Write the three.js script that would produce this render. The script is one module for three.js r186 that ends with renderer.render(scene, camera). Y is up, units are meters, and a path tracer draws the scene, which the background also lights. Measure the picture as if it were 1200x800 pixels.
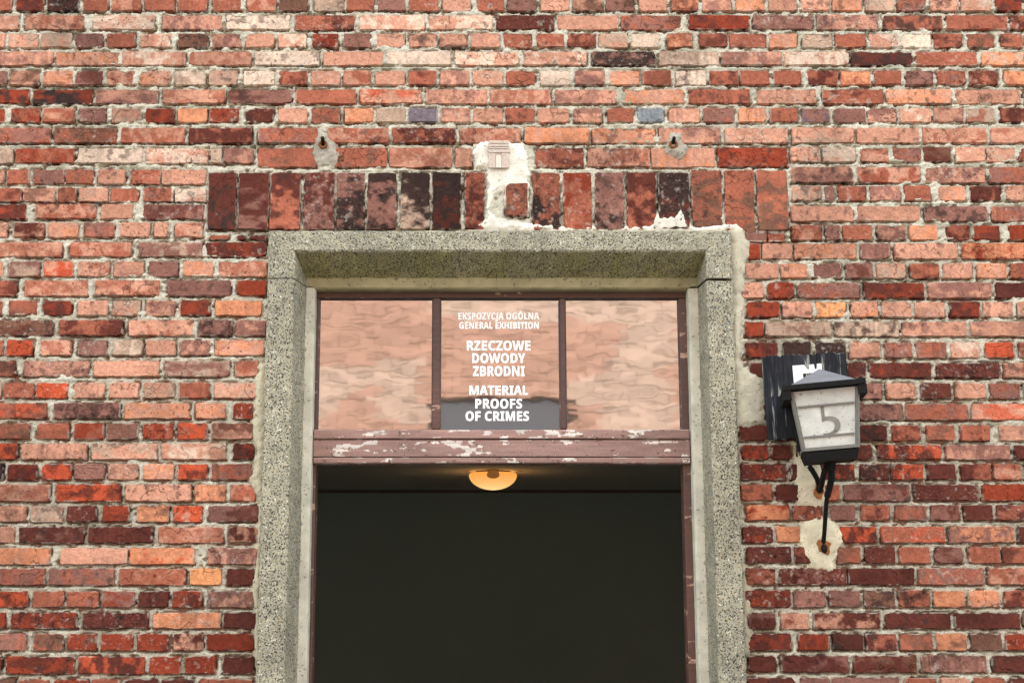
import * as THREE from 'three';
import { mergeGeometries, toCreasedNormals } from 'three/addons/utils/BufferGeometryUtils.js';
import { RoundedBoxGeometry } from 'three/addons/geometries/RoundedBoxGeometry.js';
import { TextGeometry } from 'three/addons/geometries/TextGeometry.js';
import { FontLoader } from 'three/addons/loaders/FontLoader.js';

// ---------------------------------------------------------------- camera, sky, sun, exposure
const scene = new THREE.Scene();
const FOV = 2 * Math.atan(400 / 1563) * 180 / Math.PI, TILT = Math.atan(0.1766);
const camera = new THREE.PerspectiveCamera(FOV, 1200 / 800, 0.1, 400);
camera.position.set(0, 1.6, 5.2);
camera.rotation.set(TILT, 0, 0);
camera.setViewOffset(1200, 800, 39, 0, 1200, 800);
const renderer = new THREE.WebGLRenderer({ antialias: true });
renderer.toneMapping = THREE.LinearToneMapping;
renderer.toneMappingExposure = 3.05;
renderer.shadowMap.enabled = true;

const skyTexture = (() => {                       // bright hazy sky, paler towards the horizon
  const w = 256, h = 128, d = new Float32Array(w * h * 4);
  for (let j = 0; j < h; j++) for (let i = 0; i < w; i++) {
    const el = Math.max(0, Math.sin(((j + 0.5) / h - 0.5) * Math.PI)), t = Math.pow(el, 0.6), o = (j * w + i) * 4;
    d[o] = 1.14 - 0.24 * t; d[o + 1] = 1.20 - 0.16 * t; d[o + 2] = 1.26 - 0.08 * t; d[o + 3] = 1;
  }
  const tex = new THREE.DataTexture(d, w, h, THREE.RGBAFormat, THREE.FloatType);
  tex.mapping = THREE.EquirectangularReflectionMapping; tex.magFilter = tex.minFilter = THREE.LinearFilter; tex.needsUpdate = true;
  return tex;
})();
scene.background = skyTexture; scene.environment = skyTexture;

// the sun stands behind the building in view: its wall lies in open shade, the building across the street is sunlit
const sun = new THREE.DirectionalLight(new THREE.Color(1, 0.96, 0.9), 4);
sun.position.set(7, 26, -20); sun.target.position.set(0, 2, 6);
sun.castShadow = true; sun.shadow.mapSize.set(4096, 4096);
Object.assign(sun.shadow.camera, { left: -22, right: 22, top: 22, bottom: -22, near: 1, far: 90 });
scene.add(sun, sun.target);

// ---------------------------------------------------------------- helpers
function rng(seed) { let a = seed >>> 0; return () => { a = (a + 0x6D2B79F5) >>> 0; let t = a; t = Math.imul(t ^ (t >>> 15), t | 1); t ^= t + Math.imul(t ^ (t >>> 7), t | 61); return ((t ^ (t >>> 14)) >>> 0) / 4294967296; }; }
function hash2(i, j) { let n = Math.imul(i, 374761393) + Math.imul(j, 668265263); n = Math.imul(n ^ (n >>> 13), 1274126177); return ((n ^ (n >>> 16)) >>> 0) / 4294967296; }
function noise(x, y) {                            // value noise, 0..1
  const i = Math.floor(x), j = Math.floor(y), u = x - i, v = y - j, su = u * u * (3 - 2 * u), sv = v * v * (3 - 2 * v);
  const a = hash2(i, j), b = hash2(i + 1, j), c = hash2(i, j + 1), d = hash2(i + 1, j + 1);
  return a + (b - a) * su + (c - a) * sv + (a - b - c + d) * su * sv;
}
function fbm(x, y, n = 3) { let s = 0, a = 0.5, t = 0; for (let k = 0; k < n; k++) { s += a * noise(x, y); t += a; a *= 0.5; x = x * 2.03 + 17.3; y = y * 2.03 - 9.1; } return s / t; }
const clamp = (x, a = 0, b = 1) => Math.min(b, Math.max(a, x));
const smooth = (a, b, x) => { const t = clamp((x - a) / (b - a)); return t * t * (3 - 2 * t); };
const lin = (c) => c.map((x) => { x /= 255; return x <= 0.04045 ? x / 12.92 : Math.pow((x + 0.055) / 1.055, 2.4); });
const unlin = (x) => 255 * (x <= 0.0031308 ? 12.92 * x : 1.055 * Math.pow(Math.max(0, x), 1 / 2.4) - 0.055);
const used = {};
const numbered = (name) => { const n = used[name] = (used[name] ?? -1) + 1; return n ? name + '_' + String(n).padStart(3, '0') : name; };
function mesh(name, geometry, material, parent = scene) {
  const m = new THREE.Mesh(geometry, material); m.name = parent === scene ? numbered(name) : name; m.castShadow = m.receiveShadow = true; parent.add(m); return m;
}
function thing(name, label, category, [x, y, z] = [0, 0, 0]) {
  const o = new THREE.Group(); o.name = numbered(name); o.position.set(x, y, z); o.userData = { label, category }; scene.add(o); return o;
}
function box(x0, x1, y0, y1, z0, z1, r = 0) {
  const w = x1 - x0, h = y1 - y0, d = z1 - z0;
  const g = r ? new RoundedBoxGeometry(w, h, d, 2, Math.min(r, w / 2.1, h / 2.1, d / 2.1)) : new THREE.BoxGeometry(w, h, d);
  g.translate((x0 + x1) / 2, (y0 + y1) / 2, (z0 + z1) / 2); return g;
}
function metreUV(g, s = 1, axes = 'auto') {       // uv from position in metres, by the face's main direction
  const q = g.index ? g.toNonIndexed() : g, p = q.attributes.position, uv = new Float32Array(p.count * 2);
  for (let i = 0; i < p.count; i += 3) {
    const a = new THREE.Vector3().fromBufferAttribute(p, i), b = new THREE.Vector3().fromBufferAttribute(p, i + 1), c = new THREE.Vector3().fromBufferAttribute(p, i + 2);
    const n = b.clone().sub(a).cross(c.clone().sub(a)), ax = Math.abs(n.x), ay = Math.abs(n.y), az = Math.abs(n.z);
    [a, b, c].forEach((v, k) => { const [u, w] = az >= ax && az >= ay ? [v.x, v.y] : ax >= ay ? [v.z, v.y] : [v.x, v.z]; uv[(i + k) * 2] = u / s; uv[(i + k) * 2 + 1] = w / s; });
  }
  q.setAttribute('uv', new THREE.BufferAttribute(uv, 2)); return q;
}
function dataTexture(w, h, f, srgb = true, wrap = true) {
  const d = new Uint8Array(w * h * 4);
  for (let j = 0; j < h; j++) for (let i = 0; i < w; i++) { const c = f(i, j), o = (j * w + i) * 4; d[o] = clamp(c[0], 0, 255); d[o + 1] = clamp(c[1], 0, 255); d[o + 2] = clamp(c[2], 0, 255); d[o + 3] = 255; }
  const t = new THREE.DataTexture(d, w, h); finish(t, srgb, wrap); return t;
}
function finish(t, srgb, wrap = true) { if (srgb) t.colorSpace = THREE.SRGBColorSpace; t.magFilter = THREE.LinearFilter; t.minFilter = THREE.LinearMipmapLinearFilter; t.generateMipmaps = true; if (wrap) t.wrapS = t.wrapT = THREE.RepeatWrapping; t.needsUpdate = true; }
function tube(points, radius, n = 8, seg = 24) { return new THREE.TubeGeometry(new THREE.CatmullRomCurve3(points.map((p) => new THREE.Vector3(...p))), seg, radius, n, false); }
const merged = (list) => mergeGeometries(list.map((g) => { const q = g.index ? g.toNonIndexed() : g; for (const k of Object.keys(q.attributes)) if (!['position', 'normal', 'uv'].includes(k)) q.deleteAttribute(k); return q; }));

// ---------------------------------------------------------------- the bricks in view: one line per course, "bottom top x0,x1,tones ..." in millimetres
const COURSES = [
  '3907 3971 -2037,-1940,r -1920,-1804,dR -1789,-1660,kd -1641,-1537,r -1521,-1402,rs -1385,-1263,r -1248,-1128,r -1105,-980,r -962,-842,rs -828,-708,b -684,-555,t -548,-431,r -419,-304,m -290,-166,rs -150,-32,s -7,106,r 120,237,m 256,375,s 389,515,bs 529,647,bm 663,782,s 801,912,ro 928,1049,sm 1064,1186,os 1201,1319,s 1335,1455,s 1468,1591,so 1602,1726,ts 1736,1857,mr 1874,1989,s 2002,2127,sp 2145,2254,dR 2265,2384,r',
  '3826 3890 -2155,-1905,s -1877,-1631,sr -1601,-1340,ps -1310,-1060,ms -1046,-780,p -760,-513,rd -494,-224,sp -210,58,sp 71,314,d 326,577,s 589,839,rm 868,1120,Rd 1134,1383,mb 1402,1654,ms 1672,1921,rk 1935,2189,r 2201,2448,dr',
  '3748 3810 -2080,-1956,s -1944,-1816,st -1809,-1680,ts -1668,-1550,m -1536,-1418,r -1397,-1270,sp -1244,-1116,b -1103,-980,ms -964,-844,s -827,-711,sp -688,-581,Rd -558,-442,bm -426,-306,s -287,-174,sk -164,-42,sk -32,88,s 104,223,r 239,354,rs 366,486,rd 494,616,ts 628,744,p 778,883,or 908,1027,rd 1035,1189,rk 1198,1314,so 1335,1460,tk 1473,1599,r 1612,1733,sp 1740,1872,p 1875,1998,rd 2013,2129,rb 2152,2247,rk 2262,2380,s',
  '3670 3731 -2022,-1755,sm -1743,-1476,so -1471,-1206,sp -1195,-937,sr -925,-656,p -642,-388,s -381,-112,p -100,165,sp 184,444,sp 467,727,km 742,990,tp 1000,1250,sm 1258,1523,ps 1534,1788,dk 1799,2052,r 2069,2322,ot',
  '3585 3648 -2060,-1938,m -1924,-1805,bs -1789,-1666,so -1658,-1540,md -1526,-1409,sr -1395,-1267,so -1253,-1122,tp -1110,-991,st -966,-838,p -823,-702,rd -690,-569,s -558,-443,rs -427,-303,s -289,-172,rd -158,-39,sm -26,100,st 112,233,r 252,376,p 394,520,ms 537,662,so 674,791,r 809,935,p 947,1066,rd 1073,1194,r 1211,1327,r 1351,1476,dr 1486,1610,or 1624,1738,r 1752,1868,mk 1882,2002,rm 2015,2132,rd 2160,2281,or',
  '3505 3567 -2090,-1840,Rk -1828,-1580,kR -1569,-1315,ms -1295,-1037,sr -1025,-765,md -749,-505,r -487,-234,sO -216,35,sm 45,295,sr 313,564,sm 594,840,so 857,1112,r 1137,1384,s 1407,1660,rd 1669,1936,so 1952,2221,s 2235,2476,r',
  '3425 3487 -2050,-1933,R -1912,-1792,Rr -1780,-1654,rs -1635,-1518,md -1501,-1379,st -1365,-1245,Rd -1231,-1109,o -1101,-979,Rr -954,-839,dR -820,-700,s -684,-568,rb -549,-430,or -420,-298,t -287,-169,v -153,-35,ms -24,99,s 110,228,r 240,371,s 387,505,sm 524,634,r 648,756,g 777,904,s 918,1045,mr 1060,1175,os 1191,1304,r 1318,1435,mv 1452,1585,m 1590,1708,ms 1720,1849,sp 1860,1982,ms 1990,2107,tr 2131,2252,dr',
  '3337 3403 -2001,-1745,rm -1730,-1474,rb -1459,-1198,rs -1184,-926,dr -898,-655,rm -616,-366,rs -354,-94,dr -83,172,sr 188,450,os 462,719,os 735,986,sm 1002,1261,st 1278,1530,st 1540,1794,s 1806,2073,sr 2086,2341,sr',
  '3251 3316 -2021,-1891,t -1882,-1643,rR -1630,-1365,p -1354,-1098,sp -1089,-1043,t -1037,-913,ms | 3234 3319 -897,-656,rb -592,-371,rb -364,-107,sr | 3234 3318 -95,-26,s | 3235 3316 230,429,rd 440,696,sr 701,959,so | 3236 3318 971,1254,Rr | 3258 3321 1266,1389,st 1398,1531,ps 1547,1668,sr 1677,1801,mr 1808,1919,db 1937,2059,sp 2065,2184,st 2196,2326,r',
  '3164 3227 -2042,-1924,s -1911,-1822,r -1807,-1681,mr -1675,-1560,rb -1544,-1432,sr -1412,-1290,r -1284,-1104,s | 3170 3237 1266,1515,ms 1534,1791,sR 1804,2055,ms 2072,2345,rm',
  '3089 3149 -1971,-1848,rd -1840,-1715,sb -1702,-1628,r -1618,-1499,st -1491,-1376,r -1353,-1236,rm -1232,-1101,ps | 3095 3158 1265,1388,st 1398,1439,m 1452,1569,r 1581,1706,sm 1722,1829,r 1849,1970,so 1991,2114,dr 2132,2251,sk',
  '3019 3081 -2080,-1828,dR -1787,-1543,rs -1522,-1392,s -1356,-1108,md | 3009 3073 1259,1510,s 1526,1781,s 1797,2050,mk 2069,2323,mr',
  '2943 3005 -2018,-1899,s -1871,-1750,ds -1733,-1611,so -1592,-1466,mr -1443,-1324,s -1307,-1249,s -1222,-1111,sr | 2932 2953 -1082,-1006,r | 2933 2951 -971,-933,d | 2932 2951 -920,-850,d | 2923 2977 1071,1158,m 1162,1230,r | 2931 2995 1262,1382,rs 1396,1454,m 1466,1584,r 1602,1718,ms 1732,1850,os 1868,1977,dr 1988,2099,Rd 2130,2249,R',
  '2862 2924 -1937,-1674,sr -1642,-1392,rs -1366,-1106,mt -1099,-849,dR | 2853 2919 1065,1131,R 1137,1259,s 1267,1516,so 1534,1650,m 1670,1921,sm 1939,2204,Ro',
  '2781 2845 -2017,-1899,s -1880,-1756,mt -1741,-1621,Os -1604,-1477,sr -1460,-1340,sm -1321,-1205,m -1182,-1062,os -1043,-848,sr | 2774 2837 1068,1201,s 1209,1319,so 1331,1451,m 1468,1578,md 1590,1710,st 1729,1843,rd 1860,1974,s 1994,2112,so 2127,2247,r',
  '2703 2768 -2096,-1843,rd -1817,-1561,sr -1533,-1273,sr -1243,-992,m -966,-846,R | 2693 2758 1050,1137,s 1152,1260,R 1275,1520,mr 1537,1778,dR 1794,2048,ms 2064,2308,d',
  '2623 2685 -2016,-1896,r -1874,-1756,rm -1734,-1622,dR -1596,-1476,s -1462,-1348,st -1327,-1208,sm -1187,-1072,Rd -1051,-863,o | 2616 2679 1066,1197,R 1212,1328,s 1343,1462,F 1482,1589,os 1605,1724,s 1737,1857,s 1878,1995,dR 2010,2128,s 2145,2264,s',
  '2541 2606 -1945,-1692,bd -1666,-1415,dr -1391,-1134,sr -1112,-979,mk -965,-844,ms | 2538 2599 1058,1133,R 1140,1399,tm 1413,1668,tk 1681,1938,sm 1953,2201,sm',
  '2462 2524 -1996,-1886,r -1871,-1766,O -1736,-1615,sr -1587,-1474,m -1450,-1331,tp -1318,-1201,s -1183,-1064,ms -1044,-849,so | 2452 2516 1057,1185,dR 1204,1315,k 1332,1455,k 1470,1590,s 1609,1717,mr 1732,1854,rm 1868,1988,sp 2005,2118,O 2141,2262,r',
  '2378 2442 -2083,-1829,rk -1802,-1541,ms -1522,-1263,s -1243,-985,mt -963,-871,rs | 2373 2434 1073,1321,d 1335,1531,d 1546,1788,dR 1809,2059,d 2076,2332,sr',
  '2292 2355 -1994,-1883,s -1872,-1754,r -1743,-1619,O -1597,-1475,s -1455,-1341,s -1318,-1198,st -1180,-1060,r -1043,-877,st | 2290 2353 1070,1184,d 1203,1317,d 1336,1451,d 1470,1589,ms 1607,1724,s 1743,1861,d 1880,1998,s 2015,2132,mr 2149,2268,r',
  '2211 2274 -1952,-1696,rO -1668,-1409,mk -1392,-1136,so -1112,-995,so -965,-886,R | 2206 2271 1039,1143,d 1162,1409,d 1424,1667,mk 1678,1923,rm 1938,2196,sO',
  '2129 2194 -1882,-1759,br -1732,-1607,r -1588,-1471,Rr -1456,-1335,mb -1317,-1199,Rr -1181,-1065,Or -1045,-885,sd | 2124 2187 1017,1136,d 1155,1272,d 1291,1405,d 1424,1600,dk 1617,1732,rd 1753,1866,rb 1889,2004,r 2042,2161,sm',
  '2051 2115 -2051,-1804,Od -1788,-1533,sm -1515,-1257,st -1240,-989,sp -960,-876,dR | 2051 2109 1028,1133,Rd 1145,1222,d 1237,1401,d 1416,1539,db 1558,1805,dO 1822,2077,ms 2094,2345,d',
  '1972 2034 -1973,-1856,k -1838,-1721,dR -1702,-1589,OR -1576,-1458,m -1445,-1328,sm -1308,-1189,so -1173,-1058,Od -1041,-883,rm 1021,1200,dR 1219,1369,d 1386,1467,dO 1486,1601,dk 1610,1733,Od 1748,1859,dk 1879,1998,dr 2009,2116,rs 2132,2254,r',
  '1889 1955 -1922,-1669,sr -1643,-1392,Od -1374,-1119,s -1104,-982,o -969,-866,rs | 1891 1955 1018,1140,r 1157,1259,d 1272,1403,r 1418,1677,md 1694,1944,d 1957,2210,R',
  '1810 1873 -1874,-1756,sb -1739,-1612,ts -1599,-1483,d -1460,-1355,Rd -1323,-1201,ob -1185,-1074,Os -1048,-854,md | 1815 1875 1038,1207,Ro 1218,1327,rd 1364,1463,m 1484,1596,rd 1613,1735,mr 1753,1866,dm 1884,1995,d 2010,2120,dr',
  '1728 1791 -2041,-1793,s -1779,-1526,dm -1511,-1263,d -1240,-987,sr -966,-855,ds | 1730 1793 1022,1138,dR 1151,1243,o 1265,1377,r 1396,1538,dO 1558,1801,rO 1818,2071,mo 2086,2338,d',
  '1647 1711 -1913,-1654,os -1615,-1356,s -1345,-1098,oO -1046,-853,ms | 1651 1715 1034,1206,d 1217,1364,dr 1381,1472,rb 1489,1608,d 1623,1740,r 1761,1867,md 1891,2012,r 2018,2137,rd',
  '1568 1633 -1925,-1669,rm -1655,-1401,mr -1384,-1130,rs -1111,-989,F -970,-863,d | 1570 1634 1026,1141,dr 1156,1416,dm 1422,1676,d 1689,1945,mr 1960,2214,rs',
  '1484 1547 -1850,-1730,Od -1709,-1592,r -1578,-1458,rm -1444,-1320,mR -1305,-1190,d -1176,-1063,dR -1038,-860,ms | 1485 1549 1018,1199,Rd 1210,1329,m 1347,1464,m 1479,1597,bk 1612,1730,rk 1747,1865,or 1878,1997,os 2015,2125,dr',
  '1406 1467 -2054,-1807,R -1790,-1536,dR -1515,-1263,d -1246,-987,os -976,-851,d | 1404 1465 1029,1135,dm 1155,1262,sR 1282,1535,ds 1554,1807,d 1821,2071,d 2085,2340,r',
  '1323 1387 -1849,-1726,mr -1700,-1585,br -1571,-1459,Rb -1441,-1320,R -1303,-1185,R -1166,-1050,ds -1038,-856,R | 1324 1387 1027,1191,dR 1220,1334,R 1351,1467,kd 1478,1594,dr 1607,1730,rb 1745,1861,ob 1874,1995,b 2010,2131,R',
  '1237 1302 -2059,-1814,d -1797,-1536,Rd -1524,-1271,dO -1252,-1135,R -1119,-1002,R -974,-855,d | 1242 1306 1026,1132,d 1151,1406,dm 1426,1668,db 1683,1933,mb 1953,2199,dk',
  '1155 1218 -1872,-1759,b -1747,-1633,r -1614,-1480,R -1468,-1364,r -1342,-1218,d -1206,-1080,d -1059,-856,r | 1158 1224 1017,1200,d 1217,1332,m 1341,1598,m 1616,1735,r 1753,1863,s 1878,1999,r 2010,2129,d',
];
const bricks = [];
COURSES.forEach((line, row) => line.split(' | ').forEach((part) => {
  const [b, t, ...list] = part.split(' ');
  for (const s of list) { const [x0, x1, c] = s.split(','); bricks.push({ x0: x0 / 1000, x1: x1 / 1000, y0: b / 1000, y1: t / 1000, c, row }); }
}));
// what stands behind the door surround and the lantern's board keeps clear of them
for (const b of bricks) { if (b.x0 < -0.9 && b.x1 > -0.85 && b.y0 < 2.96) b.x1 = Math.min(b.x1, -0.845); if (b.x1 > 1.03 && b.x0 < 1.02 && b.y0 < 2.96) b.x0 = 1.02; }
const SOLDIERS = [[-1093, -979, 'dk'], [-971, -847, 'dm'], [-841, -719, 'dr'], [-706, -582, 'dm'], [-574, -459, 'mk'], [-450, -333, 'km'], [-316, -198, 'kt'], [-188, -72, 'kd'], [-56, 23, 'rd'],
  [216, 329, 'rk'], [342, 457, 'Rr'], [470, 587, 'mk'], [598, 717, 'dr'], [726, 850, 'kd'], [860, 982, 'rb'], [994, 1114, 'rb'], [1124, 1248, 'rb']];
for (const [x0, x1, c] of SOLDIERS) bricks.push({ x0: x0 / 1000, x1: x1 / 1000, y0: x0 > 850 ? 2.968 : 2.974, y1: x0 > 850 ? 3.222 : 3.212, c, soldier: true });
bricks.push({ x0: 0.108, x1: 0.198, y0: 3.03, y1: 3.165, c: 'rb', soldier: true, fragment: true });

// ---------------------------------------------------------------- brick material: clay tones, firing patches, grit, lime specks, worn arrises
const TONES = { p: [238, 206, 178], s: [212, 151, 122], o: [222, 145, 104], F: [236, 158, 104], t: [196, 162, 136], r: [172, 99, 74], m: [150, 102, 87], b: [128, 87, 68], d: [102, 51, 39], k: [66, 46, 39], R: [152, 64, 40], O: [206, 90, 56], v: [130, 114, 118], g: [146, 149, 150] };
const ALBEDO = 0.72;
for (const k in TONES) TONES[k] = lin(TONES[k]).map((x) => x * ALBEDO);
const LIME = lin([214, 204, 184]).map((x) => x * ALBEDO), SOOT = lin([58, 44, 40]).map((x) => x * ALBEDO);
const MX = -2.16, MY = 1.14, MW = 4.7, MH = 2.86, TW = 2048, THT = 1246;   // the piece of wall that the brick textures cover
const brickColor = new Uint8Array(TW * THT * 4), brickBump = new Uint8Array(TW * THT * 4);
for (let k = 0; k < brickColor.length; k += 4) { brickColor[k] = 150; brickColor[k + 1] = 84; brickColor[k + 2] = 68; brickColor[k + 3] = 255; brickBump[k] = brickBump[k + 1] = brickBump[k + 2] = 128; brickBump[k + 3] = 255; }
bricks.forEach((b, n) => {
  const R = rng(n * 7919 + 11), c0 = TONES[b.c[0]], c1 = TONES[b.c[1]] ?? (() => { const v = 0.7 + 0.45 * R(); return c0.map((x) => x * v); })(), tone = 0.9 + 0.2 * R();
  const ox = R() * 300, oy = R() * 300, bias = (R() - 0.5) * 0.16, stretch = 0.45 + R() * 0.9, sooty = R() < 0.3 ? 0.58 : 0.80, limy = R() < 0.3 ? 0.64 : 0.80, streak = R() < 0.14, cracked = R() < 0.4, pitty = 0.78 + 0.18 * R(), pitScale = 90 + 130 * R();
  const m = 0.008, i0 = Math.max(0, Math.floor((b.x0 - m - MX) / MW * TW)), i1 = Math.min(TW - 1, Math.ceil((b.x1 + m - MX) / MW * TW));
  const j0 = Math.max(0, Math.floor((b.y0 - m - MY) / MH * THT)), j1 = Math.min(THT - 1, Math.ceil((b.y1 + m - MY) / MH * THT));
  for (let j = j0; j <= j1; j++) for (let i = i0; i <= i1; i++) {
    const x = MX + (i + 0.5) / TW * MW, y = MY + (j + 0.5) / THT * MH, X = x + ox, Y = y + oy;
    const patch = fbm(X * 34 * stretch, Y * 34, 4), mix = smooth(0.40, 0.68, patch + bias + (b.soldier && !b.fragment ? (0.45 - (y - b.y0) / (b.y1 - b.y0)) * 0.34 : 0));
    const fine = hash2(i + 31 * n, j), g1 = noise(X * 240, Y * 240), g2 = noise(X * 90 + 7, Y * 90), broad = fbm(X * 9, Y * 14 + 40, 2);
    const grime = smooth(0.52, 0.72, fbm(x * 2.2 + 5, y * 1.6 + 8, 3)) * (0.35 + 0.65 * fbm(x * 60, y * 22, 3));
    let q = tone * (1 - 0.42 * grime) * (0.58 + 0.32 * g1 + 0.28 * g2 + 0.22 * fine) * (0.78 + 0.44 * broad);
    if (streak) q *= 0.8 + 0.4 * noise(X * 110, Y * 6);
    let bump = 0.45 + 0.25 * g2 + 0.2 * g1 + 0.1 * fine;
    const c = [0, 1, 2].map((k) => (c0[k] + (c1[k] - c0[k]) * mix * (b.soldier ? 1 : 0.8)) * q);
    const ed = Math.min(x - b.x0, b.x1 - x, y - b.y0, b.y1 - y), rough = noise(X * 70 + 50, Y * 70);
    const soot = smooth(sooty, sooty + 0.16, fbm(X * 42 + 90, Y * 42, 3)) * 0.55 + smooth(0.62, 0.8, noise(X * 60 + 9, Y * 60 + 4) * (1.25 - clamp(ed / 0.012))) * 0.4;
    const lime = smooth(limy, limy + 0.2, fbm(X * 60 + 20, Y * 60 + 70, 3)) * 0.34 + (limy < 0.7 && g1 > 0.84 && fine > 0.5 ? 0.2 : 0) + smooth(0.5, 0.8, rough * (1.3 - clamp(ed / 0.007))) * 0.45;
    for (let k = 0; k < 3; k++) { c[k] += (SOOT[k] - c[k]) * clamp(soot); c[k] += (LIME[k] * (0.85 + 0.3 * fine) - c[k]) * clamp(lime); }
    const pit = smooth(pitty, pitty + 0.08, noise(X * pitScale + 3, Y * pitScale) * 0.85 + 0.15 * g1); bump -= 0.5 * pit;
    const crack = cracked ? 1 - smooth(0.004, 0.016, Math.abs(fbm(X * 15 + 33, Y * 15, 3) - 0.5)) : 0; bump -= 0.35 * crack;
    for (let k = 0; k < 3; k++) c[k] *= (1 - 0.62 * pit) * (1 - 0.5 * crack);
    const o = (j * TW + i) * 4; for (let k = 0; k < 3; k++) brickColor[o + k] = clamp(unlin(c[k]), 0, 255);
    brickBump[o] = brickBump[o + 1] = brickBump[o + 2] = clamp(bump * 255, 0, 255);
  }
});
const brickMap = new THREE.DataTexture(brickColor, TW, THT); finish(brickMap, true);
const brickBumpMap = new THREE.DataTexture(brickBump, TW, THT); finish(brickBumpMap, false);
const brickMaterial = new THREE.MeshPhysicalMaterial({ name: 'fired_clay', specularIntensity: 0.35, map: brickMap, bumpMap: brickBumpMap, bumpScale: 0.006, roughness: 0.92 });

// ---------------------------------------------------------------- other materials
const sandTexture = (size, metres, f, srgb = true) => dataTexture(size, size, (i, j) => f(i / size * metres, j / size * metres, i, j), srgb);
const mortarMap = sandTexture(1024, 1.1, (x, y, i, j) => {
  const g = hash2(i, j + 5000), h = noise(x * 300, y * 300), l = fbm(x * 18, y * 18 + 4, 3); let q = 0.80 + 0.16 * g + 0.12 * h - 0.1 * (1 - l);
  if (h > 0.86) q *= 0.55 + 0.3 * g; return [210 * q, 201 * q, 177 * q];
});
const mortarBump = sandTexture(1024, 1.1, (x, y, i, j) => { const q = 255 * (0.3 * hash2(i, j) + 0.4 * noise(x * 260, y * 260) + 0.3 * noise(x * 90, y * 90)); return [q, q, q]; }, false);
const mortarMaterial = new THREE.MeshStandardMaterial({ name: 'lime_mortar', map: mortarMap, bumpMap: mortarBump, bumpScale: 0.004, roughness: 0.95, vertexColors: true });
const plasterMap = sandTexture(512, 0.7, (x, y, i, j) => {
  const g = hash2(i, j + 900), l = fbm(x * 24, y * 24, 4), q = 0.86 + 0.07 * g + 0.22 * (l - 0.5); const spot = noise(x * 130, y * 130) > 0.9 ? 0.72 : 1; return [252 * q * spot, 247 * q * spot, 234 * q * spot];
});
const plaster = (name, color, bump = 0.003) => new THREE.MeshStandardMaterial({ name, color: new THREE.Color(color), map: plasterMap, bumpMap: mortarBump, bumpScale: bump, roughness: 0.9, vertexColors: false });
const whitePlaster = plaster('white_plaster', 0xf0ece2, 0.001), greyPlaster = plaster('grey_plaster', 0xc6c0ae, 0.001), creamPlaster = plaster('cream_plaster', 0xded4bc, 0.0015), cementPlaster = plaster('cement', 0xb4aca0, 0.004);

function terrazzo(size, metres, base, chips, seed) {
  const R = rng(seed), d = new Float32Array(size * size * 3), hgt = new Float32Array(size * size);
  for (let j = 0; j < size; j++) for (let i = 0; i < size; i++) { const x = i / size * metres, y = j / size * metres, q = 0.84 + 0.16 * hash2(i, j) + 0.24 * (fbm(x * 30, y * 30, 3) - 0.5); for (let k = 0; k < 3; k++) d[(j * size + i) * 3 + k] = base[k] * q; hgt[j * size + i] = 0.5 + 0.2 * hash2(i, j + 77); }
  const per = size / metres;
  for (let n = 0; n < 46000 * metres * metres; n++) {
    const px = R() * size, py = R() * size, r = (0.0010 + 0.0027 * Math.pow(R(), 2.2)) * per, a = R() * 3.14, e = 0.5 + 0.5 * R(), t = R(), c = chips[Math.floor(R() * chips.length)], v = 0.8 + 0.4 * R(), dep = c[0] < 90 ? 0.1 : 0.6;
    for (let y = -Math.ceil(r); y <= r; y++) for (let x = -Math.ceil(r); x <= r; x++) {
      const u = (x * Math.cos(a) + y * Math.sin(a)) / r, w = (-x * Math.sin(a) + y * Math.cos(a)) / (r * e); if (Math.abs(u) + Math.abs(w) * 0.7 + 0.25 * t * Math.abs(u * w) > 1) continue;
      const o = ((Math.round(py + y) + size) % size) * size + (Math.round(px + x) + size) % size; for (let k = 0; k < 3; k++) d[o * 3 + k] = c[k] * v; hgt[o] = dep;
    }
  }
  return [dataTexture(size, size, (i, j) => { const o = (j * size + i) * 3; return [d[o], d[o + 1], d[o + 2]]; }), dataTexture(size, size, (i, j) => { const q = 255 * hgt[j * size + i]; return [q, q, q]; }, false)];
}
const CHIPS = [[40, 39, 35], [46, 44, 38], [48, 46, 40], [42, 42, 38], [60, 56, 48], [54, 50, 44], [88, 82, 68], [122, 114, 94], [190, 186, 170], [206, 202, 188], [120, 116, 102], [164, 138, 92], [150, 142, 116]];
const [terrMap, terrBump] = terrazzo(1024, 0.8, [180, 172, 146], CHIPS, 5);
const terrazzoMaterial = new THREE.MeshStandardMaterial({ name: 'terrazzo', color: new THREE.Color().setRGB(0.88, 0.87, 0.84), vertexColors: true, map: terrMap, bumpMap: terrBump, bumpScale: 0.003, roughness: 0.85 });
const stripMaterial = plaster('smooth_render', 0xd4d0c2, 0.0015);

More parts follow.
